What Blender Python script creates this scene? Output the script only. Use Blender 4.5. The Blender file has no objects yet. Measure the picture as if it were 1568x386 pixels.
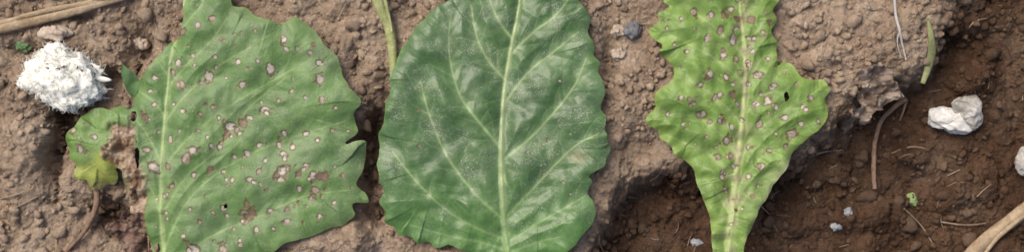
import bpy, math, random
import numpy as np
from mathutils import Vector, kdtree, noise as mnoise
random.seed(7); RS=np.random.RandomState(11)
K=0.06; CAMH=22.0; ZREF=0.2; YS=1.0155
scn=bpy.context.scene
def P(px,py): return ((px-784)/100.0,(193-py)/100.0*YS)
def PZ(px,py,z):
    x,y=P(px,py); f=(CAMH+ZREF-z)/CAMH
    return (x*f,y*f)
# ---------------------------------------------------------------- noise
_tabs={}
def perlin(x,y,seed=0):
    if seed not in _tabs:
        a=np.random.RandomState(seed+100).rand(256,256)*2*np.pi
        _tabs[seed]=(np.cos(a),np.sin(a))
    gx,gy=_tabs[seed]
    x=np.asarray(x,float);y=np.asarray(y,float)
    xi=np.floor(x).astype(int);yi=np.floor(y).astype(int)
    fx=x-xi;fy=y-yi
    u=fx*fx*fx*(fx*(fx*6-15)+10);v=fy*fy*fy*(fy*(fy*6-15)+10)
    def g(a,b):
        i=(xi+a)&255;j=(yi+b)&255
        return gx[i,j]*(fx-a)+gy[i,j]*(fy-b)
    n0=g(0,0)*(1-u)+g(1,0)*u; n1=g(0,1)*(1-u)+g(1,1)*u
    return (n0*(1-v)+n1*v)*1.5
def fbm(x,y,s,o=4,seed=0,gain=0.5):
    r=0;a=1;t=0
    for i in range(o):
        r=r+a*perlin(x*s+3.7*i,y*s-5.1*i,seed+i);t+=a;a*=gain;s*=2.03
    return r/t
def sstep(a,b,x):
    t=np.clip((x-a)/(b-a),0,1);return t*t*(3-2*t)
def catmull(pts,n=8,closed=False):
    pts=np.array(pts,float);N=len(pts);out=[]
    rng=range(N) if closed else range(N-1)
    for i in rng:
        if closed: p0,p1,p2,p3=pts[(i-1)%N],pts[i],pts[(i+1)%N],pts[(i+2)%N]
        else: p0,p1,p2,p3=pts[max(i-1,0)],pts[i],pts[i+1],pts[min(i+2,N-1)]
        for t in np.linspace(0,1,n,endpoint=False):
            out.append(0.5*((2*p1)+(-p0+p2)*t+(2*p0-5*p1+4*p2-p3)*t*t+(-p0+3*p1-3*p2+p3)*t**3))
    if not closed: out.append(pts[-1])
    return np.array(out)
def resample(p,step,closed=False):
    if closed: p=np.vstack([p,p[:1]])
    d=np.r_[0,np.cumsum(np.sqrt(((p[1:]-p[:-1])**2).sum(1)))]
    n=max(2,int(d[-1]/step)+1)
    s=np.linspace(0,d[-1],n,endpoint=not closed)
    return np.stack([np.interp(s,d,p[:,k]) for k in range(p.shape[1])],1),s
# ---------------------------------------------------------------- mesh helpers
def mk_mesh(name,V,F,mat=None,smooth=True):
    V=np.asarray(V,np.float32);F=np.asarray(F,np.int32)
    me=bpy.data.meshes.new(name)
    me.vertices.add(len(V));me.vertices.foreach_set('co',V.ravel())
    k=F.shape[1]
    me.loops.add(F.size);me.loops.foreach_set('vertex_index',F.ravel())
    me.polygons.add(len(F))
    me.polygons.foreach_set('loop_start',np.arange(0,F.size,k,dtype=np.int32))
    me.polygons.foreach_set('loop_total',np.full(len(F),k,np.int32))
    me.polygons.foreach_set('use_smooth',np.full(len(F),smooth,bool))
    me.update(calc_edges=True);me.validate()
    if mat: me.materials.append(mat)
    ob=bpy.data.objects.new(name,me);scn.collection.objects.link(ob)
    return ob
def fattr(ob,name,arr):
    a=ob.data.attributes.new(name,'FLOAT','POINT');a.data.foreach_set('value',np.asarray(arr,np.float32))
def cattr(ob,name,rgb):
    a=ob.data.attributes.new(name,'FLOAT_COLOR','POINT')
    c=np.ones((len(rgb),4),np.float32);c[:,:3]=rgb;a.data.foreach_set('color',c.ravel())
def top(ob): ob.scale=(K,K,K); return ob
def group(name,kids):
    e=bpy.data.objects.new(name,None);scn.collection.objects.link(e);e.scale=(K,K,K)
    e.empty_display_size=0.2
    for k in kids: k.parent=e
    return e
import bmesh
def ico(sub):
    bm=bmesh.new();bmesh.ops.create_icosphere(bm,subdivisions=sub,radius=1.0)
    V=np.array([v.co[:] for v in bm.verts]);F=np.array([[v.index for v in f.verts] for f in bm.faces]);bm.free()
    return V,F
# ---------------------------------------------------------------- node helpers
def newmat(name):
    m=bpy.data.materials.new(name);m.use_nodes=True;nt=m.node_tree
    b=nt.nodes['Principled BSDF'];return m,nt,b
def N(nt,t,**kw):
    n=nt.nodes.new(t)
    for k,v in kw.items(): setattr(n,k,v)
    return n
def noise_n(nt,vec,scale,detail=4,rough=0.55,dist=0):
    n=N(nt,'ShaderNodeTexNoise');n.inputs['Scale'].default_value=scale;n.inputs['Detail'].default_value=detail
    n.inputs['Roughness'].default_value=rough;n.inputs['Distortion'].default_value=dist
    nt.links.new(vec,n.inputs['Vector']);return n.outputs['Fac']
def maprange(nt,v,a,b,c,d):
    n=N(nt,'ShaderNodeMapRange');n.inputs[1].default_value=a;n.inputs[2].default_value=b
    n.inputs[3].default_value=c;n.inputs[4].default_value=d;nt.links.new(v,n.inputs[0]);return n.outputs[0]
def mth(nt,op,a,b):
    n=N(nt,'ShaderNodeMath',operation=op)
    for i,v in enumerate((a,b)):
        if isinstance(v,(int,float)): n.inputs[i].default_value=v
        else: nt.links.new(v,n.inputs[i])
    return n.outputs[0]
def mix(nt,f,a,b,bt='MIX'):
    n=N(nt,'ShaderNodeMix',data_type='RGBA',blend_type=bt)
    for i,v in ((0,f),(6,a),(7,b)):
        if isinstance(v,(int,float)): n.inputs[i].default_value=v
        elif isinstance(v,tuple): n.inputs[i].default_value=(*v,1)
        else: nt.links.new(v,n.inputs[i])
    return n.outputs[2]
def bump(nt,h,dist,strength=1.0,prev=None):
    n=N(nt,'ShaderNodeBump');n.inputs['Distance'].default_value=dist*K;n.inputs['Strength'].default_value=strength
    nt.links.new(h,n.inputs['Height'])
    if prev is not None: nt.links.new(prev,n.inputs['Normal'])
    return n.outputs[0]
def objc(nt): return N(nt,'ShaderNodeTexCoord').outputs['Object']
# soil
def soil_mat():
    m,nt,b=newmat('soil');o=objc(nt)
    tone=N(nt,'ShaderNodeAttribute',attribute_name='tone').outputs['Fac']
    moist_shade=N(nt,'ShaderNodeAttribute',attribute_name='moist_shade').outputs['Fac']
    n1=noise_n(nt,o,1.3,5);n2=noise_n(nt,o,11,6,0.7);n3=noise_n(nt,o,48,4,0.75)
    dry=mix(nt,maprange(nt,n1,0.3,0.7,0,1),(0.365,0.262,0.182),(0.49,0.385,0.290))
    wet_shade=mix(nt,maprange(nt,n1,0.3,0.7,0,1),(0.072,0.038,0.022),(0.150,0.088,0.054))  # dark soil: damp brown-red with some furrow shade painted into the colour
    c=mix(nt,moist_shade,dry,wet_shade)
    v=mth(nt,'MULTIPLY',maprange(nt,n2,0.25,0.75,0.70,1.28),maprange(nt,n3,0.25,0.75,0.66,1.34))
    v=mth(nt,'MULTIPLY',v,tone)
    vc=N(nt,'ShaderNodeCombineColor');[nt.links.new(v,vc.inputs[i]) for i in range(3)]
    c=mix(nt,1.0,c,vc.outputs[0],'MULTIPLY')
    nt.links.new(c,b.inputs['Base Color']);b.inputs['Roughness'].default_value=0.95
    b.inputs['Specular IOR Level'].default_value=0.1
    nn=bump(nt,noise_n(nt,o,30,6,0.75),0.06,1.0)
    nt.links.new(nn,b.inputs['Normal']);return m
SOIL=soil_mat()
# ---------------------------------------------------------------- ground
st=0.0125
xd=np.arange(-8.9,8.9,st);yd=np.arange(-2.9,2.9,st)
g=[];d=st
t=0
while t<900: d*=1.18;t+=d;g.append(t)
g=np.array(g)
gx=np.r_[xd[0]-g[::-1],xd,xd[-1]+g];gy=np.r_[yd[0]-g[::-1],yd,yd[-1]+g]
ng=len(g)
X,Y=np.meshgrid(gx,gy)
edge=np.array([P(*p) for p in [(1530,-400),(1480,-60),(1442,0),(1432,60),(1405,98),(1350,112),(1308,138),(1270,190),(1215,228),(1130,243),(1010,243),(950,268),(912,325),(890,400),(865,700)]])
edge=catmull(edge,10)
kd=kdtree.KDTree(len(resample(edge,0.03)[0]))
ed,_=resample(edge,0.03)
for i,p in enumerate(ed): kd.insert((p[0],p[1],0),i)
kd.balance()
cx=np.arange(-2,12,0.08);cy=np.arange(-8,8,0.08)
D=np.zeros((len(cy),len(cx)))
for j,yy in enumerate(cy):
    for i,xx in enumerate(cx):
        co,idx,dd=kd.find((xx,yy,0))
        k=min(max(idx,1),len(ed)-2);tx,ty=ed[k+1]-ed[k-1]
        s=tx*(yy-ed[k][1])-ty*(xx-ed[k][0])
        D[j,i]=dd if s>0 else -dd
def bil(gx0,gy0,stp,A,x,y):
    u=np.clip((x-gx0)/stp,0,A.shape[1]-1.001);v=np.clip((y-gy0)/stp,0,A.shape[0]-1.001)
    i=u.astype(int);j=v.astype(int);a=u-i;b=v-j
    return A[j,i]*(1-a)*(1-b)+A[j,i+1]*a*(1-b)+A[j+1,i]*(1-a)*b+A[j+1,i+1]*a*b
S=bil(cx[0],cy[0],0.08,D,X,Y)
S=S+0.20*fbm(X,Y,1.6,4,seed=3)+0.07*fbm(X,Y,7,3,seed=33)
fur=sstep(-0.05,0.65,S)
B=-1.05*fur*(1+0.15*fbm(X,Y,0.6,3,seed=9)) - 0.22*sstep(0.5,3.0,S)
farfade=1/(1+np.maximum(0,np.hypot(X,Y)-12)*0.05)
B=B*farfade
B+=0.15*fbm(X,Y,0.8,4,seed=20)+0.12*fbm(X,Y,2.8,4,seed=25)
def gau(px,py,rx,ry,h,rot=0):
    global B
    x,y=P(px,py);dx=X-x;dy=Y-y;c,s=math.cos(rot),math.sin(rot)
    u=(dx*c+dy*s)/(rx/100);v=(-dx*s+dy*c)/(ry/100)
    w=0.35*fbm(X,Y,3.5,3,seed=int(px)%50)
    q=np.sqrt(u*u+v*v)+w
    B=B+h*np.exp(-np.clip(q,0,9)**2.6)
for a in [(565,235,24,62,-0.65),(572,330,22,30,-0.35),(92,195,20,45,-0.55),(75,255,12,50,-0.45),(600,190,30,60,-0.4),
          (165,120,32,16,-0.3),(200,95,22,28,-0.35),(150,320,30,30,-0.25),(90,160,38,14,-0.4),(540,90,12,26,-0.25),(215,60,20,26,-0.28),
          (25,75,40,10,-0.25),(975,235,28,30,-0.3),(180,350,40,35,-0.4),(935,90,12,40,-0.25),(120,25,20,10,-.2),(1015,215,25,25,-.2),
          (38,225,40,60,0.32),(30,140,38,26,0.12),(550,365,26,24,0.28),(480,375,40,20,0.1),(1300,55,90,45,0.18),(960,150,28,50,0.12),
          (1290,272,24,18,0.22),(1425,243,28,16,0.28),(1500,300,40,30,0.22),(1400,340,40,25,0.22),(1520,110,45,40,0.3),(1330,345,35,22,0.18),(1500,25,50,20,0.3),(1240,350,30,20,.18)]:
    gau(*a)
H=B+0.035*fbm(X,Y,9,4,seed=40,gain=0.65)
T=0.90+0.14*fbm(X,Y,2,3,seed=70)  # base tone slightly low, painting a little shade between the crumbs
sl=(slice(ng,ng+len(yd)),slice(ng,ng+len(xd)))
Hd=H[sl].copy();Td=T[sl].copy();Bd=B[sl];Xd=X[sl];Yd=Y[sl];Fd=fur[sl]
W1=1.05*fbm(Xd,Yd,8,5,seed=50,gain=.78)+0.4*perlin(Xd*4.5,Yd*4.5,55)
def splat(x,y,r,asp,rot,hg,off,tn):
    R=r*1.7
    i0=max(0,int((x-R-xd[0])/st));i1=min(len(xd),int((x+R-xd[0])/st)+2)
    j0=max(0,int((y-R-yd[0])/st));j1=min(len(yd),int((y+R-yd[0])/st)+2)
    if i1-i0<2 or j1-j0<2: return
    s=(slice(j0,j1),slice(i0,i1))
    dx=Xd[s]-x;dy=Yd[s]-y;c,sn=math.cos(rot),math.sin(rot)
    q=np.sqrt(((dx*c+dy*sn)/r)**2+((-dx*sn+dy*c)/(r*asp))**2)*(1+W1[s])
    cap=np.sqrt(np.clip(1-q**2.2,0,1))
    z=Bd[(j0+j1)//2,(i0+i1)//2]*0.5+Bd[s]*0.5+off+hg*cap
    m=(q<1)&(z>Hd[s])
    Hd[s]=np.where(m,z+0.35*r*W1[s],Hd[s]);Td[s]=np.where(m,tn,Td[s])
def many(n,r0,r1,p=1.0,hk=1.0,furonly=False):
    for _ in range(n):
        x=random.uniform(-8.9,8.9);y=random.uniform(-2.9,2.9);r=r0+(r1-r0)*random.random()**p
        if furonly and float(bil(xd[0],yd[0],st,Fd,np.array(x),np.array(y)))<0.35: continue
        splat(x,y,r,random.uniform(.6,1),random.uniform(0,3.14),r*random.uniform(.5,.95)*hk,-0.25*r,random.uniform(.85,1.15))
many(420,0.12,0.36,1.6,0.85,True)
many(320,0.12,0.34,1.8,0.65)
many(2100,0.045,0.12,1.9,0.95)
many(24000,0.014,0.045,1.5,1.0)
Hd+=0.012*fbm(Xd,Yd,11,5,seed=140,gain=0.75)
H[sl]=Hd;T[sl]=Td
ny,nx=H.shape
idx=np.arange(ny*nx).reshape(ny,nx)
F=np.stack([idx[:-1,:-1],idx[:-1,1:],idx[1:,1:],idx[1:,:-1]],-1).reshape(-1,4)
gr=mk_mesh('soil_ground',np.stack([X,Y,H],-1).reshape(-1,3),F,SOIL,True)
moist_shadeF=np.clip(sstep(-0.08,0.5,S)*0.95+0.6*sstep(-0.14,-0.42,B-(-1.05*fur))+0.28*fbm(X,Y,0.9,4,seed=80)+0.02+0.10*sstep(-4.5,-7.5,X),0,1)  # damp variation plus painted shade, darkening the furrow and the pits
moist_shadeF*=farfade
fattr(gr,'tone',T.ravel());fattr(gr,'moist_shade',moist_shadeF.ravel())
top(gr)
def gz(x,y): return bil(xd[0],yd[0],st,Hd,np.asarray(x,float),np.asarray(y,float))
Md=moist_shadeF[sl]
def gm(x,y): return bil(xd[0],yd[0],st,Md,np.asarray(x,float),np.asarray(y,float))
tV,tF=ico(2)
temps=[]
for k in range(16):
    V=tV.copy()
    pl=[(Vector(RS.randn(3)).normalized(),RS.uniform(.45,.8)) for _ in range(6)]
    for i,v in enumerate(V):
        q=Vector(v)*1.1+Vector((k*7.3,k*3.1,0))
        r_=1+0.45*mnoise.noise(q)+0.32*mnoise.noise(q*2.6)+0.25*mnoise.noise(q*6)
        p=Vector(v)*r_
        for nrm,dd in pl:
            e=p.dot(nrm)-dd
            if e>0: p-=nrm*e*0.7
        V[i]=p[:]
    temps.append(V)
def rotm():
    a=RS.randn(4);a/=np.linalg.norm(a);w,x,y,z=a
    return np.array([[1-2*(y*y+z*z),2*(x*y-z*w),2*(x*z+y*w)],[2*(x*y+z*w),1-2*(x*x+z*z),2*(y*z-x*w)],[2*(x*z-y*w),2*(y*z+x*w),1-2*(x*x+y*y)]])
Vs=[];Fs=[];Ts=[];Ms=[];off=0
for k in range(11500):
    x=RS.uniform(-8.7,8.7);y=RS.uniform(-2.7,2.7)
    if perlin(x*0.9,y*0.9,91)< RS.uniform(-0.6,0.35): continue
    r=0.013+0.07*RS.rand()**3.6
    if RS.rand()<0.018: r=RS.uniform(.07,.15)
    V=temps[RS.randint(16)]*np.array([1,RS.uniform(.6,1),RS.uniform(.55,.9)])*r*1.2
    V=V@rotm().T+np.array([x,y,float(gz(x,y))+r*0.2])
    Vs.append(V);Fs.append(tF+off);off+=len(V)
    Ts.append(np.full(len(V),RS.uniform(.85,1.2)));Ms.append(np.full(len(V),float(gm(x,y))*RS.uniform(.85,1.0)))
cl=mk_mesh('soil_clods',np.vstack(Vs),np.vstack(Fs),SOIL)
fattr(cl,'tone',np.concatenate(Ts));fattr(cl,'moist_shade',np.concatenate(Ms));top(cl)
# ---------------------------------------------------------------- sheet builder
def sheet(outline_px,step,jit=0.02,jfreq=3.0,seed=1,serr=0.0,serrw=0.2,holes=[]):
    o=np.array([P(*p) for p in outline_px]);o=catmull(o,10,True)
    o,s=resample(o,0.007,True)
    tn=np.roll(o,-3,0)-np.roll(o,3,0);tn/=np.linalg.norm(tn,axis=1)[:,None]+1e-9
    nr=np.stack([-tn[:,1],tn[:,0]],1)
    dsp=jit*fbm(o[:,0],o[:,1],jfreq,4,seed=seed)+serr*sstep(-.3,.5,perlin(s*.9,s*0+3,seed+2))*(np.abs(np.sin(np.pi*s/serrw+2*perlin(s*1.3,s*0,seed)))-0.5)
    o=o+nr*dsp[:,None]
    lo=o.min(0)-step*2;hi=o.max(0)+step*2
    xs=np.arange(lo[0],hi[0],step);ys=np.arange(lo[1],hi[1],step)
    inside=np.zeros((len(ys),len(xs)),bool)
    a=o;b=np.roll(o,-1,0)
    for j,y in enumerate(ys):
        m=(a[:,1]<=y)!=(b[:,1]<=y)
        if not m.any(): continue
        xc=np.sort(a[m,0]+(y-a[m,1])/(b[m,1]-a[m,1])*(b[m,0]-a[m,0]))
        inside[j]=(np.searchsorted(xc,xs)%2)==1
    k=kdtree.KDTree(len(o))
    for i,p in enumerate(o): k.insert((p[0],p[1],0),i)
    k.balance()
    XX,YY=np.meshgrid(xs,ys)
    dil=inside.copy()
    dil[1:]|=inside[:-1];dil[:-1]|=inside[1:];dil[:,1:]|=inside[:,:-1];dil[:,:-1]|=inside[:,1:]
    for (hx,hy,hr,ha) in holes:
        x,y=P(hx,hy)
        q=np.hypot((XX-x)/(hr/100),(YY-y)/(hr*ha/100))*(1+0.8*fbm(XX,YY,9,3,seed=5))
        dil&=q>1
    jj,ii=np.nonzero(dil)
    vid=-np.ones(dil.shape,int);vid[jj,ii]=np.arange(len(jj))
    x=XX[jj,ii].copy();y=YY[jj,ii].copy();ins=inside[jj,ii]
    de=np.zeros(len(x));sa=np.zeros(len(x))
    for n in range(len(x)):
        co,i,dd=k.find((x[n],y[n],0));sa[n]=s[i]
        if ins[n]: de[n]=dd
        else: x[n],y[n]=co[0],co[1]
    q=dil[:-1,:-1]&dil[1:,:-1]&dil[:-1,1:]&dil[1:,1:]
    q&=(inside[:-1,:-1]|inside[1:,:-1]|inside[:-1,1:]|inside[1:,1:])
    a_,b_=np.nonzero(q)
    F=np.stack([vid[a_,b_],vid[a_,b_+1],vid[a_+1,b_+1],vid[a_+1,b_]],1)
    return x,y,de,sa,F
def vein_field(x,y,veins):
    out={}
    for lv in sorted(set(v[3] for v in veins)):
        pts=[];ws=[]
        for v in veins:
            if v[3]!=lv: continue
            p,s=resample(np.array(v[0]),0.012)
            pts.append(p);ws.append(np.linspace(v[1],v[2],len(p)))
        pts=np.vstack(pts);ws=np.concatenate(ws)
        k=kdtree.KDTree(len(pts))
        for i,p in enumerate(pts): k.insert((p[0],p[1],0),i)
        k.balance()
        d=np.zeros(len(x));w=np.zeros(len(x))
        for n in range(len(x)):
            co,i,dd=k.find((x[n],y[n],0));d[n]=dd;w[n]=ws[i]
        out[lv]=(d,w)
    return out
def branches(poly,rng,spacing,length,ang,w,lv,side=(1,-1),bend=0.5):
    p,s=resample(poly,0.03);res=[]
    pos=spacing*0.6
    while pos<s[-1]*0.95:
        i=min(len(p)-2,int(pos/0.03));t=p[i+1]-p[i];a0=math.atan2(t[1],t[0])
        for sd in side:
            a=a0+sd*(ang+rng.uniform(-.2,.2));L=length*rng.uniform(.6,1.2);q=[p[i].copy()]
            n=10;kk=rng.uniform(-1,1)*bend-sd*0.35
            for j in range(n):
                a+=kk/n+rng.uniform(-.14,.14);q.append(q[-1]+np.array([math.cos(a),math.sin(a)])*L/n)
            res.append((np.array(q),w,w*0.4,lv))
        pos+=spacing*rng.uniform(.7,1.3)
    return res
def leaf_mat(name,dustc,dust,gloss,vs,spec=0.4,bd=0.010):
    m,nt,b=newmat(name);o=objc(nt)
    col=N(nt,'ShaderNodeAttribute',attribute_name='Col').outputs['Color']
    lam=N(nt,'ShaderNodeAttribute',attribute_name='lamina').outputs['Fac']
    da=N(nt,'ShaderNodeAttribute',attribute_name='dust').outputs['Fac']
    n1=noise_n(nt,o,4,5,0.6)
    wv=N(nt,'ShaderNodeVectorMath',operation='ADD')
    nz=N(nt,'ShaderNodeTexNoise');nz.inputs['Scale'].default_value=6;nt.links.new(o,nz.inputs['Vector'])
    sc=N(nt,'ShaderNodeVectorMath',operation='SCALE');sc.inputs['Scale'].default_value=0.14;nt.links.new(nz.outputs['Color'],sc.inputs[0])
    nt.links.new(o,wv.inputs[0]);nt.links.new(sc.outputs[0],wv.inputs[1])
    vo=N(nt,'ShaderNodeTexVoronoi',feature='DISTANCE_TO_EDGE');vo.inputs['Scale'].default_value=vs;nt.links.new(wv.outputs[0],vo.inputs['Vector'])
    ve=mth(nt,'MULTIPLY',maprange(nt,vo.outputs['Distance'],0.0,0.11,1,0),lam)
    v=maprange(nt,n1,0.3,0.7,0.84,1.17)
    vc=N(nt,'ShaderNodeCombineColor');[nt.links.new(v,vc.inputs[i]) for i in range(3)]
    c=mix(nt,1.0,col,vc.outputs[0],'MULTIPLY')
    c=mix(nt,mth(nt,'MULTIPLY',ve,0.10),c,(0.20,0.29,0.11))
    f1=noise_n(nt,o,46,4,0.75);f2=noise_n(nt,o,2.2,5,0.65)
    df=mth(nt,'MULTIPLY',maprange(nt,f1,0.55,0.66,0.05,1.0),maprange(nt,f2,0.46,0.66,0.0,1.0))
    df=mth(nt,'MULTIPLY',mth(nt,'MULTIPLY',df,da),dust)
    c=mix(nt,df,c,dustc)
    nt.links.new(c,b.inputs['Base Color'])
    nt.links.new(mth(nt,'ADD',maprange(nt,n1,0.3,0.7,gloss-0.05,gloss+0.08),mth(nt,'MULTIPLY',df,0.5)),b.inputs['Roughness'])
    b.inputs['Specular IOR Level'].default_value=spec
    hh=mth(nt,'SUBTRACT',noise_n(nt,o,16,3,0.45),mth(nt,'MULTIPLY',ve,0.25))
    nt.links.new(bump(nt,hh,bd,0.7),b.inputs['Normal'])
    return m
def lerp(a,b,t): return a*(1-t[:,None])+np.array(b)*t[:,None]
def make_leaf(name,outline,midrib,mw,secs,sw,spots,g0,g1,gv,base,zfun,seed,mat,quilt,ruf,rufw,nrand,spot_sz=1.0,extra=None,holes=[],jit=0.03,serr=0.02,serrw=.25,tert=True,kids=[],vstr=(0.9,0.6,0.3),und=0.07,pale_p=0.4):
    rng=random.Random(seed)
    x,y,de,sa,F=sheet(outline,0.0105,jit,3.0,seed,serr,serrw,holes)
    mid=catmull([P(*p) for p in midrib],8)
    veins=[(mid,mw[0],mw[1],1)]
    S2=[]
    for s_ in secs:
        c=catmull([P(*p) for p in s_],8);S2.append(c);veins.append((c,sw,sw*0.45,2))
    for c in S2: veins+=branches(c,rng,0.30,0.45,0.85,0.0085,3)
    veins+=branches(mid,rng,0.32,0.38,1.1,0.0085,3)
    VF=vein_field(x,y,veins)
    d1,w1=VF[1];d2,w2=VF[2];d3,w3=VF[3]
    dn=np.minimum(d1,d2)
    z=zfun(x,y)+0.09*(1-np.exp(-d1/0.35))+quilt*(1-np.exp(-(dn/0.17)**2))+quilt*0.22*(1-np.exp(-(d3/0.07)**2))
    z+=quilt*1.0*fbm(x,y,2.4,2,seed=seed+5)+und*fbm(x,y,0.9,2,seed=seed+6)
    ph=2*np.pi*sa/rufw+3*perlin(sa*0.7,sa*0,seed+7)
    z+=ruf*np.exp(-de/0.22)*(np.sin(ph)+0.5*np.sin(2.3*ph+1))*(0.5+sstep(-.4,.5,perlin(sa*.6,sa*0+9,seed+9)))-0.10*np.exp(-de/0.12)
    z+=0.035*np.exp(-(d1/(w1*0.7))**2)*(w1/0.05)
    n=fbm(x,y,1.4,4,seed=seed+11)
    col=lerp(np.tile(np.array(g0),(len(x),1)),g1,sstep(-0.35,0.35,n))
    col=lerp(col,gv,np.exp(-(dn/0.07)**2)*0.18)
    e3=np.exp(-(d3/(w3*1.0+0.003))**2)*vstr[2];col=lerp(col,gv,e3)
    e2=np.exp(-(d2/(w2))**2)*vstr[1];col=lerp(col,gv,e2)
    e1=np.exp(-(d1/w1)**4)*vstr[0];col=lerp(col,(gv[0]*1.2,gv[1]*1.1,gv[2]*1.15),e1)
    dust=np.ones(len(x))
    if extra: col,z,dust=extra(x,y,de,d1,col,z,dust)
    sp=[(a,b,c) for a,b,c in spots]
    for (a,b,c) in list(sp):
        if c>=5 and rng.random()<.5:
            t=rng.uniform(0,6.28);sp.append((a+c*1.1*math.cos(t),b+c*1.1*math.sin(t),c*rng.uniform(.4,.8)))
    cand=np.nonzero(de>0.05)[0]
    for _ in range(nrand):
        i=cand[rng.randrange(len(cand))]
        sp.append((x[i]*100+784,193-y[i]*100/YS,rng.uniform(1.3,3.4)))
    wrp=fbm(x,y,7,3,seed=seed+60,gain=.7)
    for (a,b,r) in sp:
        cx_,cy_=P(a,b);r=r/100*spot_sz*rng.uniform(.8,1.25)
        m=np.nonzero((np.abs(x-cx_)<r*2.8)&(np.abs(y-cy_)<r*2.8))[0]
        if len(m)==0: continue
        dx=x[m]-cx_;dy=y[m]-cy_;asp=rng.uniform(.6,1);ro=rng.uniform(0,3.1)
        u=dx*math.cos(ro)+dy*math.sin(ro);v=(-dx*math.sin(ro)+dy*math.cos(ro))/asp
        q=np.hypot(u,v)/r*(1+1.1*wrp[m])
        pale=rng.random()
        cen=(0.40,0.36,0.315) if pale>pale_p else ((0.29,0.235,0.185) if pale>.12 else (0.16,0.105,0.072))
        k_=rng.uniform(.85,1.12);cen=tuple(k_*t for t in cen)
        c=col[m]
        c=lerp(c,(c.mean(0)*np.array([1.4,1.12,.9])),np.exp(-(np.clip(q-1,0,9)/0.4)**2)*0.35)
        c=lerp(c,(0.095,0.060,0.036),(1-sstep(0.92,1.28,q))*.88)
        c=lerp(c,cen,(1-sstep(0.5,0.88,q))*(0.95 if r>0.03 else 0.6))
        c=c*(1+0.3*fbm(x[m],y[m],20,2,seed=9)*(q<.9))[:,None]
        col[m]=c;z[m]-=0.006*(q<1);dust[m]*=0.3+0.7*(q>1.1)
    z=np.maximum(z+base,gz(x,y)+0.015)
    ob=mk_mesh('blade',np.stack([x,y,z],1),F,mat)
    cattr(ob,'Col',np.clip(col*(1+0.05*RS.randn(len(x)))[:,None],0,1))
    fattr(ob,'lamina',1-np.clip(np.maximum(e1,e2),0,1));fattr(ob,'dust',dust)
    group(name,[ob]+kids);return ob
# ---------------------------------------------------------------- tubes
def tube(path,rad,nseg=10,flat=1.0,ridge=0.0,step=0.04,wob=0.0,seed=0):
    p=catmull(np.array(path,float),10);p,s=resample(p,step)
    if wob: 
        p[:,0]+=wob*fbm(s,s*0+seed,2.0,3,seed=5);p[:,1]+=wob*fbm(s,s*0+seed+9,2.0,3,seed=6)
    rs=np.interp(np.linspace(0,1,len(p)),np.linspace(0,1,len(rad)),rad)
    t=np.gradient(p,axis=0);t/=np.linalg.norm(t,axis=1)[:,None]+1e-9
    up=np.array([0,0,1.0]);sd=np.cross(t,up);sd/=np.linalg.norm(sd,axis=1)[:,None]+1e-9
    u2=np.cross(sd,t);V=[]
    for j in range(nseg):
        a=2*np.pi*j/nseg;rr=rs*(1+ridge*math.cos(3*a+1)+ridge*0.6*fbm(s*1.0,s*0+j,3,2,seed=8)) if ridge else rs
        V.append(p+sd*(math.cos(a)*rr)[:,None]+u2*(math.sin(a)*rr*flat)[:,None])
    V=np.stack(V,1);n=len(p);V=V.reshape(-1,3)
    V=np.vstack([V,p[:1],p[-1:]])
    F=[]
    for i in range(n-1):
        for j in range(nseg):
            k=(j+1)%nseg;F.append((i*nseg+j,i*nseg+k,(i+1)*nseg+k,(i+1)*nseg+j))
    for j in range(nseg):
        k=(j+1)%nseg;F.append((n*nseg,j,k,k));F.append((n*nseg+1,(n-1)*nseg+k,(n-1)*nseg+j,(n-1)*nseg+j))
    return V,F
def tube_obj(name,parts,mat):
    me=bpy.data.meshes.new(name);Va=[];Fa=[];o=0
    for V,F in parts:
        Va+=[tuple(v) for v in V];Fa+=[tuple(dict.fromkeys(i+o for i in f)) for f in F];o+=len(V)
    me.from_pydata(Va,[],Fa);me.update()
    for p in me.polygons:p.use_smooth=True
    me.materials.append(mat);ob=bpy.data.objects.new(name,me);scn.collection.objects.link(ob);return ob
def gp(px,py,lift):
    x,y=P(px,py)
    for _ in range(4):
        z=float(gz(x,y))+lift;x,y=PZ(px,py,z)
    return (x,y,float(gz(x,y))+lift)
def plain(name,c0,c1,scale=8,rough=0.8,stretch=None,bd=0.02,sss=0):
    m,nt,b=newmat(name);o=objc(nt)
    f=noise_n(nt,o,scale,5,0.65,0.4)
    c=mix(nt,maprange(nt,f,0.32,0.68,0,1),c0,c1)
    f2=noise_n(nt,o,scale*5,4,0.7)
    v=maprange(nt,f2,0.3,0.7,0.78,1.2) if not sss else maprange(nt,f2,0.3,0.7,0.95,1.05)
    vc=N(nt,'ShaderNodeCombineColor');[nt.links.new(v,vc.inputs[i]) for i in range(3)]
    c=mix(nt,1.0,c,vc.outputs[0],'MULTIPLY')
    nt.links.new(c,b.inputs['Base Color']);b.inputs['Roughness'].default_value=rough
    b.inputs['Specular IOR Level'].default_value=0.25
    if sss:
        b.inputs['Subsurface Weight'].default_value=sss;b.inputs['Subsurface Radius'].default_value=(1,1,1);b.inputs['Subsurface Scale'].default_value=0.003
    nt.links.new(bump(nt,noise_n(nt,o,scale*4,4,0.65),bd,0.8),b.inputs['Normal'])
    return m
STRAW=plain('dry_straw',(0.26,0.18,0.11),(0.42,0.33,0.22),5)
STALKG=plain('green_stalk',(0.22,0.25,0.09),(0.36,0.37,0.18),4,0.5)
PET=plain('petiole_green',(0.18,0.27,0.09),(0.28,0.38,0.16),5,0.45)
BROWN=plain('dry_brown',(0.14,0.085,0.06),(0.27,0.18,0.125),7)
DARKB=plain('withered',(0.07,0.04,0.035),(0.20,0.13,0.11),6)
WHITE=plain('white_fluff',(0.68,0.68,0.62),(0.82,0.81,0.75),3,0.95,bd=0.015,sss=0.3)
WSTONE=plain('white_stone_face',(0.54,0.52,0.48),(0.72,0.70,0.66),3,0.85,bd=0.03)
GREYW=plain('white_grey_stone',(0.26,0.24,0.21),(0.50,0.48,0.44),3,0.8,bd=0.04)
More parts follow.
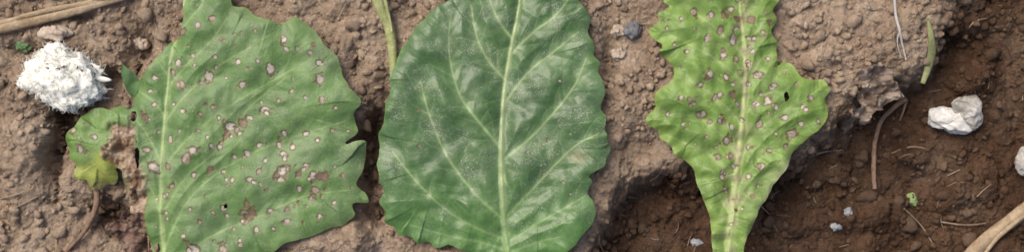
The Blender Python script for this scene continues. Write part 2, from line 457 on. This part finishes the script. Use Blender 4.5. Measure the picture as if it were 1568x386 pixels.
PEB=plain('pale_pebble',(0.34,0.27,0.21),(0.46,0.38,0.31),5,0.85)
ROOT=plain('root_fibre',(0.32,0.30,0.28),(0.46,0.44,0.41),5,0.7)
# ---------------------------------------------------------------- LEAF 1
L1=[(283,0),(282,38),(270,60),(256,74),(242,88),(233,103),(222,115),(212,130),(206,148),(206,163),(198,169),(186,163),(172,168),(158,165),(137,167),(126,178),(117,193),(106,200),(99,214),(106,228),(107,242),(118,252),(114,264),(122,276),(132,276),(138,290),(152,291),(162,284),(174,283),(182,272),(179,258),(189,262),(191,285),(194,305),(200,325),(212,338),(222,362),(232,386),(240,430),(250,480),(264,472),(300,442),(340,422),(380,405),(420,386),(442,371),(480,362),(502,351),(524,346),(543,330),(541,313),(563,310),(560,298),(546,282),(556,262),(558,242),(562,217),(546,215),(530,220),(548,204),(545,188),(543,172),(554,160),(552,150),(538,136),(526,116),(522,96),(512,80),(500,70),(486,52),(470,38),(452,27),(433,37),(414,31),(395,25),(378,13),(361,11),(356,0),(345,-35),(325,-75),(300,-100),(287,-60)]
S1=[(272,55,6),(283,50,7),(277,98,7),(283,130,6),(335,88,3),(335,104,5),(325,118,8),(302,100,4),(308,40,4),(330,30,3),(345,62,3),(365,55,3),(438,62,5),(458,75,3),(490,97,6),(492,122,6),(418,106,7),(400,95,3),(385,105,3),(370,95,3),(350,120,3),(375,130,4),(240,120,4),(232,140,4),(240,160,5),(228,180,5),(270,160,4),(285,170,3),(312,175,4),(330,165,3),(355,195,8),(375,190,7),(352,205,6),(365,200,6),(385,180,4),(408,168,6),(430,155,4),(450,140,3),(470,150,3),(340,225,5),(300,230,6),(290,243,7),(308,200,4),(322,210,3),(280,200,3),(265,215,4),(238,255,10),(262,255,4),(268,285,5),(255,300,5),(300,268,4),(325,262,4),(345,262,4),(350,275,3),(362,240,4),(382,235,4),(398,222,4),(430,213,6),(437,205,5),(436,236,7),(428,222,5),(450,225,3),(470,205,4),(488,215,4),(510,200,3),(432,266,8),(440,258,6),(460,265,6),(470,254,5),(482,268,8),(494,270,6),(485,292,6),(480,302,5),(460,290,4),(410,290,4),(400,262,4),(385,275,4),(380,313,7),(384,328,7),(378,340,5),(345,318,4),(350,330,3),(330,325,4),(310,340,4),(295,320,4),(415,322,4),(440,320,4),(440,338,5),(420,350,4),(465,340,3),(490,330,4),(512,310,4),(500,290,3),(525,270,3),(395,352,6),(370,368,5),(345,380,6),(300,382,8),(285,360,4),(360,350,3),(115,200,5),(128,228,5),(150,210,4),(165,225,4),(135,190,3),(235,210,4),(230,230,5)]
def ex1(x,y,de,d1,col,z,dust):
    px=x*100+784;py=193-y*100/YS
    wn=fbm(x,y,3.2,4,seed=77)
    yl=sstep(222,262,py+30*wn+0.35*(px-150))*(1-sstep(178,196,px))
    col=lerp(col,(0.29,0.31,0.055),yl*0.75)
    lob=(1-sstep(190,200,px))
    col=lerp(col,(0.15,0.24,0.06),lob*(1-yl)*0.5)
    c0=198+12*np.sin(py/37.0)
    nec=np.exp(-((px-c0)/(17+8*wn))**4)*sstep(182,200,py+30*wn)
    wd=sstep(-4,8,(px-160)-0.55*np.abs(py-222)+26*wn)*sstep(186,198,py)*(1-sstep(262,276,py))*(1-sstep(205,215,px))
    nec=np.maximum(nec,wd*.95)
    nec=np.maximum(nec,(1-sstep(214,232,px+30*wn))*sstep(270,300,py))
    bc=lerp(np.tile(np.array((0.13,0.07,0.04)),(len(x),1)),(0.35,0.25,0.18),sstep(-.3,.35,fbm(x,y,5,4,seed=71)))
    col=col*(1-nec[:,None])+bc*nec[:,None]
    z=z+nec*(0.16*fbm(x,y,3.3,3,seed=72)+0.05*fbm(x,y,10,2,seed=73)-0.06)
    z=z-0.06*lob+lob*0.12*fbm(x,y,2,2,seed=74)
    bl=sstep(-0.15,0.45,fbm(x,y,0.9,3,seed=79))*0.30
    col=lerp(col,(0.175,0.225,0.135),bl*(1-nec)*(1-yl)*(1-lob))
    edge=np.exp(-de/0.06)*sstep(300,330,px)
    col=lerp(col,(0.20,0.28,0.10),edge*0.45)
    dust=dust*(1-0.7*nec)*(0.7+0.6*sstep(300,500,px))
    return col,z,dust
LM1=leaf_mat('leaf_green_spotted',(0.36,0.35,0.29),0.9,0.48,7,.38)
LM2=leaf_mat('leaf_green_deep',(0.42,0.41,0.36),1.0,0.38,6.5,.42,.006)
LM3=leaf_mat('leaf_green_bright',(0.40,0.38,0.28),0.55,0.46,7,.38)
pet1=tube_obj('petiole',[tube([(*P(250,455),0.32),(*P(253,520),0.30),(*P(262,640),0.22)],[.06,.08,.11])],PET)
curl=sheet([(191,99),(198,104),(208,113),(213,128),(207,148),(197,140),(191,120)],0.012,0.02,5,3)
cv=curl;cz=0.30+0.10*np.sin((cv[0]*8))+0.06*fbm(cv[0],cv[1],4,2,seed=2)
cob=mk_mesh('curled_lobe',np.stack([cv[0],cv[1],cz],1),cv[4],LM1)
cattr(cob,'Col',np.tile(np.array((0.10,0.18,0.065)),(len(cv[0]),1)));fattr(cob,'lamina',np.ones(len(cv[0])));fattr(cob,'dust',np.ones(len(cv[0]))*0.4)
make_leaf('beet_leaf',L1,[(300,-75),(285,0),(270,60),(261,130),(256,190),(251,260),(249,330),(250,400),(252,480)],(0.016,0.045),
 [[(272,58),(295,30),(315,5),(325,-30)],[(262,130),(295,95),(330,62),(352,30)],[(258,185),(290,145),(335,105),(385,75),(425,50)],[(252,262),(290,215),(345,170),(410,130),(480,90)],[(250,330),(290,270),(330,235),(385,165),(440,120)],[(250,385),(290,310),(340,262),(410,225),(530,185)],[(250,420),(320,365),(400,330),(470,300),(545,290)],
  [(262,120),(250,100),(243,92)],[(257,180),(238,155),(214,140)],[(252,250),(228,205),(208,180)],[(250,330),(232,285),(214,250)]],
 0.019,S1,(0.070,0.142,0.038),(0.108,0.192,0.058),(0.25,0.35,0.14),0.25,lambda x,y:0.05*np.sin(x*1.1+1)+0.03*y,5,LM1,0.05,0.05,0.95,70,extra=ex1,
 holes=[(208,178,4,2.2),(214,240,3,5),(348,316,3,1.0),(205,300,5,2.5)],kids=[pet1,cob],serr=.012,vstr=(0.85,0.6,0.16),und=.12,spot_sz=1.12)
# ---------------------------------------------------------------- LEAF 2
L2=[(690,0),(672,10),(655,24),(640,40),(627,60),(613,84),(605,104),(598,120),(600,140),(591,163),(588,188),(579,208),(582,230),(578,252),(583,278),(588,294),(581,310),(592,325),(590,340),(604,348),(611,360),(628,362),(640,373),(655,371),(670,379),(688,375),(702,381),(728,388),(752,396),(766,404),(776,410),(788,404),(804,394),(830,392),(858,388),(879,376),(890,360),(904,346),(912,326),(906,306),(900,294),(906,278),(902,268),(924,255),(928,241),(935,228),(929,210),(925,195),(928,180),(919,162),(925,145),(922,125),(915,110),(918,95),(908,84),(910,70),(901,50),(904,30),(895,14),(885,0),(870,-30),(845,-70),(800,-125),(775,-110),(735,-60),(710,-25)]
def ex2(x,y,de,d1,col,z,dust):
    px=x*100+784;py=193-y*100/YS
    b=np.exp(-(((px-885)/12)**2+((py-240)/9)**2))
    col=lerp(col,(0.20,0.17,0.09),b*0.7)
    edge=np.exp(-de/0.05);col=lerp(col,(0.13,0.24,0.065),edge*0.4)
    low=sstep(230,380,py);col=lerp(col,(0.075,0.180,0.038),low*0.6)
    bl=sstep(-0.2,0.4,fbm(x,y,1.1,3,seed=99));col=lerp(col,(0.100,0.155,0.085),bl*0.35*(1-low))
    dust=dust*(1.2-0.4*low)
    return col,z,dust
pet2=tube_obj('petiole',[tube([(*P(776,385),0.27),(*P(777,430),0.26),(*P(785,640),0.2)],[.05,.085,.12])],PET)
make_leaf('beet_leaf',L2,[(803,-110),(797,0),(783,75),(773,140),(769,200),(768,260),(771,320),(775,370),(777,408)],(0.020,0.058),
 [[(768,228),(738,192),(708,152),(692,105),(688,60),(692,20)],[(769,335),(722,290),(683,235),(658,175),(645,125)],[(773,368),(700,333),(645,285),(602,232)],[(776,125),(747,92),(730,55),(722,10)],[(786,62),(765,35),(752,5),(745,-30)],
  [(770,245),(810,213),(850,170),(880,130),(897,90)],[(771,160),(808,112),(850,78),(885,50)],[(781,85),(815,52),(850,25),(870,0)],[(772,335),(815,290),(852,250),(885,220),(915,205)],[(776,372),(830,338),(870,315),(895,300)],[(775,385),(740,372),(690,362),(630,345)],[(778,388),(820,372),(860,362)],[(795,10),(815,-20),(830,-50)]],
 0.022,[(655,297,3),(840,215,3),(700,60,2),(860,130,2),(640,170,2),(885,190,2)],(0.040,0.094,0.030),(0.064,0.130,0.043),(0.28,0.38,0.17),0.25,lambda x,y:-0.03*(x-0)**2*0.15+0.02*y,23,LM2,0.050,0.030,0.7,12,spot_sz=.9,extra=ex2,kids=[pet2],jit=0.03,serr=0.02,serrw=.2,vstr=(0.95,0.82,0.24),und=.11)
# ---------------------------------------------------------------- LEAF 3
L3=[(1015,0),(1022,12),(1006,22),(1008,33),(993,46),(1000,60),(1010,70),(1006,82),(1018,90),(1028,102),(1030,116),(1020,130),(1005,140),(1000,152),(1003,165),(991,176),(989,190),(1004,200),(1010,211),(1027,225),(1033,238),(1050,248),(1060,260),(1065,275),(1070,292),(1078,311),(1085,330),(1087,352),(1090,386),(1094,430),(1100,480),(1116,480),(1126,430),(1137,386),(1141,370),(1150,350),(1156,331),(1165,314),(1180,290),(1195,266),(1210,241),(1225,221),(1240,206),(1255,196),(1265,181),(1267,165),(1263,151),(1270,136),(1258,122),(1240,123),(1223,115),(1215,101),(1200,95),(1191,101),(1187,80),(1190,65),(1181,50),(1188,31),(1183,15),(1190,0),(1180,-35),(1160,-75),(1130,-95),(1080,-80),(1035,-45)]
S3=[(1118,15,6),(1105,25,5),(1085,25,5),(1060,20,4),(1125,45,5),(1100,48,7),(1120,62,7),(1080,60,5),(1060,45,4),(1040,30,4),(1020,45,4),(1030,70,3),(1050,80,5),(1105,85,6),(1125,90,5),(1085,115,7),(1070,130,5),(1110,120,5),(1120,145,5),(1095,150,6),(1060,160,5),(1075,175,6),(1040,150,4),(1020,175,4),(1045,190,5),(1100,185,6),(1118,195,5),(1112,215,7),(1118,238,6),(1100,240,4),(1080,210,4),(1105,265,5),(1110,290,4),(1150,30,5),(1170,20,4),(1165,50,4),(1150,80,5),(1175,90,4),(1160,115,6),(1180,135,5),(1173,155,7),(1185,165,5),(1155,160,5),(1200,180,5),(1210,205,8),(1225,165,5),(1240,150,5),(1250,185,4),(1215,130,4),(1160,190,5),(1150,225,5),(1175,230,5),(1165,255,5),(1145,270,4),(1150,300,4),(1160,285,5),(1135,320,4),(1200,225,4),(1185,205,4),(1225,190,5),(1145,130,5),(1147,60,6),(1130,110,4),(1128,30,5),(1143,95,5),(1128,160,5),(1135,185,4),(1122,255,5),(1120,130,5)]
def ex3(x,y,de,d1,col,z,dust):
    px=x*100+784;py=193-y*100/YS
    edge=np.exp(-de/0.07);col=lerp(col,(0.25,0.32,0.07),edge*0.4)
    pk=np.exp(-(d1/0.14)**2)*sstep(-0.15,0.25,fbm(x,y,4,3,seed=31));col=lerp(col,(0.28,0.22,0.15),pk*0.65)
    low=np.exp(-de/0.07)*sstep(210,260,py)*sstep(1130,1170,px);col=lerp(col,(0.36,0.34,0.25),low*0.6)
    bl=sstep(0,0.5,fbm(x,y,1.3,3,seed=98));col=lerp(col,(0.09,0.17,0.04),bl*.4)
    return col,z,dust
pet3=tube_obj('petiole',[tube([(*P(1108,460),0.3),(*P(1105,520),0.28),(*P(1100,650),0.2)],[.07,.09,.12])],PET)
make_leaf('beet_leaf',L3,[(1130,-80),(1133,0),(1138,60),(1141,125),(1134,215),(1124,300),(1115,386),(1108,480)],(0.022,0.085),
 [[(1135,20),(1115,0),(1095,-30)],[(1139,85),(1105,55),(1070,25),(1045,5)],[(1140,130),(1100,95),(1055,70),(1015,50)],[(1136,190),(1095,150),(1055,125),(1030,118)],[(1131,240),(1090,195),(1045,175),(1000,180)],[(1126,285),(1090,240),(1050,220),(1015,205)],
  [(1134,30),(1155,5),(1165,-25)],[(1139,75),(1160,45),(1180,20)],[(1141,130),(1162,95),(1183,70)],[(1137,180),(1165,145),(1190,115),(1210,105)],[(1132,235),(1170,190),(1215,160),(1262,140)],[(1126,290),(1165,240),(1205,205),(1255,185)],[(1120,335),(1150,290),(1180,262)],[(1120,335),(1100,300),(1080,275)]],
 0.017,S3,(0.110,0.195,0.034),(0.158,0.258,0.056),(0.29,0.37,0.14),0.24,lambda x,y:0.02*y,41,LM3,0.10,0.055,0.75,60,extra=ex3,holes=[(1201,149,2.3,2.4)],kids=[pet3],jit=0.04,serr=0.01,serrw=.22,spot_sz=1.0,vstr=(0.85,0.45,0.15),pale_p=.45)
# ---------------------------------------------------------------- lumps
def lump(name,outline,zc,h,n1,n2,mat,sub=5,sharp=0.0,seed=0):
    V,F=ico(sub);c=np.mean(np.array(outline),0);x0,y0=PZ(c[0],c[1],zc)
    o=np.array([P(*p) for p in outline])-np.array(P(*c));o=catmull(o,6,True)
    an=np.arctan2(o[:,1],o[:,0]);ra=np.hypot(o[:,0],o[:,1]);i=np.argsort(an);an=an[i];ra=ra[i]
    an=np.r_[an[-1]-2*np.pi,an,an[0]+2*np.pi];ra=np.r_[ra[-1],ra,ra[0]]
    th=np.arctan2(V[:,1],V[:,0]);R=np.interp(th,an,ra);out=np.zeros_like(V)
    for k,v in enumerate(V):
        q=Vector(v)+Vector((seed*5.1,0,0))
        if sharp: d=n1*mnoise.noise(q*1.7)+n2*(mnoise.voronoi(q*2.2)[0][0]-0.3)+0.3*n2*mnoise.noise(q*9)
        else: d=n1*mnoise.noise(q*2.2)+n2*mnoise.noise(q*6)+n2*0.5*mnoise.noise(q*15)
        f=1+d;out[k]=(x0+R[k]*v[0]*f,y0+R[k]*v[1]*f,zc+h*v[2]*f)
    return mk_mesh(name,out,F,mat)
def fibres(name,core,n,mat,seed):
    rng=random.Random(seed);parts=[];vs=core.data.vertices;nv=len(vs)
    while len(parts)<n:
        v=vs[rng.randrange(nv)]
        if v.normal.z<-0.1: continue
        p=np.array(v.co);nr=np.array(v.normal);p=p-nr*.012
        dr=np.array([rng.gauss(0,1) for _ in range(3)]);dr-=nr*dr.dot(nr)*0.85;dr+=nr*rng.uniform(0,.18);dr/=np.linalg.norm(dr)
        L=rng.uniform(.06,.18);q=[p]
        for j in range(5):
            dr=dr+np.array([rng.uniform(-.7,.7) for _ in range(3)])*[1,1,.5]-nr*0.08;dr/=np.linalg.norm(dr);q.append(q[-1]+dr*L/5)
        parts.append(tube(q,[.0055,.005,.002],3,step=0.03))
    return tube_obj(name,parts,mat)
c1=[(38,112),(45,92),(60,76),(85,72),(108,80),(130,89),(145,101),(156,119),(159,139),(148,156),(124,164),(98,166),(75,155),(52,139),(37,126)]
x,y=P(98,120)
core=lump('core',c1,0.20,0.32,0.30,0.13,WHITE,6,seed=1)
tail=lump('strand',[(138,118),(150,116),(170,121),(168,125),(150,124)],0.26,0.04,.2,.2,WHITE,4,seed=4)
fb=fibres('fibres',core,2200,WHITE,4)
rng=random.Random(8);parts=[]
for _ in range(14):
    a=rng.uniform(0,6.28);b=rng.uniform(.1,1.3);p=np.array([x+.56*math.cos(a)*math.cos(b),y+.40*math.sin(a)*math.cos(b),0.22+.32*math.sin(b)])
    parts.append(tube([p,p+[.02,.015,.01],p+[.05*rng.uniform(-1,1),.05*rng.uniform(-1,1),.01]],[.008,.012,.006],5,step=.02))
sp=tube_obj('debris',parts,DARKB)
group('cotton_tuft',[core,tail,fb,sp])
z2=gp(1460,180,0.1)[2]
wa=lump('white_part',[(1423,168),(1440,166),(1458,168),(1480,172),(1492,185),(1488,200),(1470,206),(1450,200),(1430,194),(1423,184)],z2+0.02,0.2,.3,.25,WSTONE,5,1,seed=2)
wb=lump('grey_part',[(1458,158),(1475,150),(1492,147),(1501,163),(1501,185),(1492,200),(1474,187),(1462,174)],z2+0.10,0.2,.25,.25,GREYW,5,1,seed=3)
group('white_stone',[wa,wb])
z3=gp(1560,245,0.1)[2]
top(lump('white_stone',[(1556,256),(1555,248),(1560,232),(1570,226),(1585,228),(1592,248),(1584,266),(1568,268),(1559,263)],z3+.0,0.16,.25,.25,GREYW,5,1,seed=8))
def bit(name,px,py,rx,ry,mat,sd,h=.05):
    z=gp(px,py,0.02)[2]
    o=[(px+rx*math.cos(a),py+ry*math.sin(a)) for a in np.linspace(0,6.28,9)[:-1]]
    return top(lump(name,o,z,h,.5,.5,mat,4,1,seed=sd))
SHARD=plain('bluegrey_shard',(0.17,0.18,0.19),(0.40,0.41,0.42),9,.7)
bit('stone_shard',1281,347,8,6,SHARD,11,.05);bit('stone_shard',1299,325,6,6,SHARD,12,.05);bit('stone_shard',1066,371,9,5,SHARD,13,.04)
bit('pebble',85,51,20,10,PEB,17,.08);bit('pebble',946,47,10,8,PEB,18,.08);bit('pebble',213,68,12,9,PEB,19,.1);bit('pebble',948,83,11,9,PEB,20,.09)
bit('green_leaf_scrap',1396,305,9,9,plain('scrap_green',(0.20,0.28,0.10),(0.28,0.36,0.16),9,.5),21,.04)
bit('green_leaf_scrap',35,69,11,9,plain('scrap_green2',(0.08,0.16,0.07),(0.14,0.22,0.10),9,.5),22,.05)
GREY=plain('bluegrey_stone',(0.10,0.10,0.11),(0.2,0.2,0.21),9,.7);bit('grey_pebble',968,47,12,12,GREY,27,.09)
# ---------------------------------------------------------------- stalks and straws
def along(pts,lift): return [gp(a,b,lift) for a,b in pts]
def smooth_path(pts,lift):
    q=[gp(a,b,0) for a,b in pts];zz=np.array([p[2] for p in q]);zz=np.maximum(zz,np.mean(zz))+lift
    return [(PZ(a,b,z)[0],PZ(a,b,z)[1],z) for (a,b),z in zip(pts,zz)]
top(tube_obj('dry_straw',[tube(smooth_path([(-60,62),(0,43),(50,31),(110,17),(160,3),(230,-18)],.1),[.05,.085,.08,.06,.05],10,.5,.2),
 tube(smooth_path([(-60,50),(0,36),(40,24),(90,12),(150,2),(210,-20)],.13),[.03,.04,.045,.03],8,.6,.2),
 tube(smooth_path([(-60,40),(0,33),(60,17),(120,5),(180,-8)],.1),[.02,.025,.02],7,.7,.1)],STRAW))
top(tube_obj('plant_stalk',[tube(smooth_path([(560,-60),(577,-5),(588,22),(597,45),(601,75),(603,108),(606,150)],.15),[.1,.09,.08,.075,.065,.05],12,.6,.12),
 tube(smooth_path([(583,-40),(590,0),(597,30),(600,48)],.2),[.04,.03,.015],8,.6,.1)],STALKG))
top(tube_obj('dry_stem',[tube(smooth_path([(1470,410),(1497,380),(1530,352),(1572,320),(1620,285)],.12),[.11,.12,.11,.12,.1],12,.55,.18),
 tube(smooth_path([(1500,400),(1530,362),(1580,322)],.2),[.03,.04,.03],7,.6,.2)],STRAW))
top(tube_obj('grass_blade',[tube(smooth_path([(1421,28),(1426,55),(1427,80),(1421,105),(1413,128)],.12),[.015,.05,.065,.06,.035],10,.3,.1)],plain('grass_sliver',(0.18,0.20,0.08),(0.28,0.28,0.14),4,.5)))
top(tube_obj('pale_root',[tube(smooth_path([(1368,-20),(1371,20),(1378,45),(1383,70),(1386,92)],.05),[.022,.025,.022,.012],7,.8,.1,wob=.03),tube(along([(1378,45),(1374,65),(1380,88)],.05),[.012,.01,.008],6)],ROOT))
top(tube_obj('dry_leaf_stalk',[tube(smooth_path([(1389,152),(1372,160),(1352,182),(1342,215),(1337,250),(1341,290)],.12),[.045,.038,.036,.036,.04,.035],9,.7,.2,wob=.04),
 tube(smooth_path([(1389,152),(1385,165),(1378,185)],.1),[.03,.02,.015],7)],BROWN))
top(tube_obj('dry_stem',[tube(smooth_path([(148,288),(148,312),(140,335),(125,360),(100,388),(85,420)],.1),[.05,.045,.035,.028,.025],9,.8,.1)],BROWN))
def scrap(name,outline,base,amp,c0,c1,seed,mat):
    x,y,de,sa,F=sheet(outline,0.014,0.08,4,seed)
    z=amp*fbm(x,y,1.9,3,seed=seed)+amp*0.45*fbm(x,y,6,3,seed=seed+3)+amp*0.5*np.abs(fbm(x,y,3,2,seed=seed+8))
    z=z-z.min()*0.6
    zz=np.maximum(gz(x,y)*0.35+0.65*np.mean(gz(x,y))+base+z,gz(x,y)+0.02)
    ob=mk_mesh(name,np.stack([x,y,zz],1),F,mat)
    col=lerp(np.tile(np.array(c0),(len(x),1)),c1,sstep(-.3,.3,fbm(x,y,4,4,seed=seed+4)))
    cattr(ob,'Col',col);fattr(ob,'lamina',np.ones(len(x)));fattr(ob,'dust',np.ones(len(x))*.4);return top(ob)
LMD=leaf_mat('withered_leaf',(0.30,0.25,0.21),0.8,0.65,5,.2)
scrap('withered_leaf',[(1318,106),(1345,100),(1365,112),(1380,128),(1391,150),(1372,152),(1362,165),(1345,172),(1330,190),(1318,182),(1304,205),(1296,190),(1302,170),(1322,160),(1318,140),(1326,125)],0.16,0.6,(0.13,0.09,0.072),(0.32,0.255,0.21),3,LMD)
scrap('withered_leaf',[(160,345),(180,335),(200,322),(222,330),(236,350),(244,386),(250,420),(215,410),(190,395),(185,370),(165,362)],0.05,0.35,(0.07,0.035,0.03),(0.19,0.12,0.095),12,LMD)
parts=[];rng=random.Random(3)
fixed=[[(0,305),(25,298),(50,290)],[(20,320),(60,300)],[(1470,60),(1490,35),(1510,28)],[(1440,340),(1480,345),(1510,342)],[(1385,320),(1410,345),(1430,375)],[(1240,240),(1265,232),(1290,230)],[(1450,270),(1470,260)],[(530,5),(520,25)],[(212,330),(225,345),(228,386)],[(220,300),(232,340),(240,380)],[(1365,235),(1395,225),(1420,228)],[(1150,300),(1180,330)]]
for f in fixed: parts.append(tube(along(f,.04),[.012,.014,.008],6,.8,step=0.05))
for _ in range(150):
    px=rng.uniform(-40,1610);py=rng.uniform(-40,430);a=rng.uniform(0,6.28);L=rng.uniform(6,30);b=a+rng.uniform(-.6,.6)
    p1=(px+L*.5*math.cos(a),py+L*.5*math.sin(a));p2=(p1[0]+L*.5*math.cos(b),p1[1]+L*.5*math.sin(b))
    r=rng.uniform(.004,.010);parts.append(tube(along([(px,py),p1,p2],.02),[r,r,r*.6],5,.8,step=0.06))
top(tube_obj('straw_litter',parts,plain('litter',(0.18,0.12,0.08),(0.36,0.28,0.20),2)))
# ---------------------------------------------------------------- light, world, camera
w=bpy.data.worlds.new('World');scn.world=w;w.use_nodes=True;nt=w.node_tree
bg=nt.nodes['Background'];sky=nt.nodes.new('ShaderNodeTexSky');sky.sky_type='NISHITA';sky.sun_disc=False
dirv=Vector((-0.48,0.5,1.0)).normalized()
sky.sun_elevation=math.asin(dirv.z);sky.sun_rotation=math.atan2(dirv.x,dirv.y);sky.dust_density=6;sky.air_density=1.0;sky.ozone_density=0.4
nt.links.new(sky.outputs[0],bg.inputs[0]);bg.inputs[1].default_value=0.15
sd=bpy.data.lights.new('sun','SUN');sd.energy=2.3;sd.angle=math.radians(35);sd.color=(1,0.95,0.87)
so=bpy.data.objects.new('sun',sd);scn.collection.objects.link(so);so.rotation_euler=dirv.to_track_quat('Z','Y').to_euler()
cd=bpy.data.cameras.new('camera');co=bpy.data.objects.new('camera',cd);scn.collection.objects.link(co)
co.location=(0,0,(CAMH+ZREF)*K);cd.sensor_width=36;cd.sensor_fit='HORIZONTAL';cd.lens=18/(7.84/CAMH);cd.clip_start=0.01;cd.clip_end=500
scn.camera=co
scn.view_settings.view_transform='Standard';scn.view_settings.look='None';scn.view_settings.exposure=0
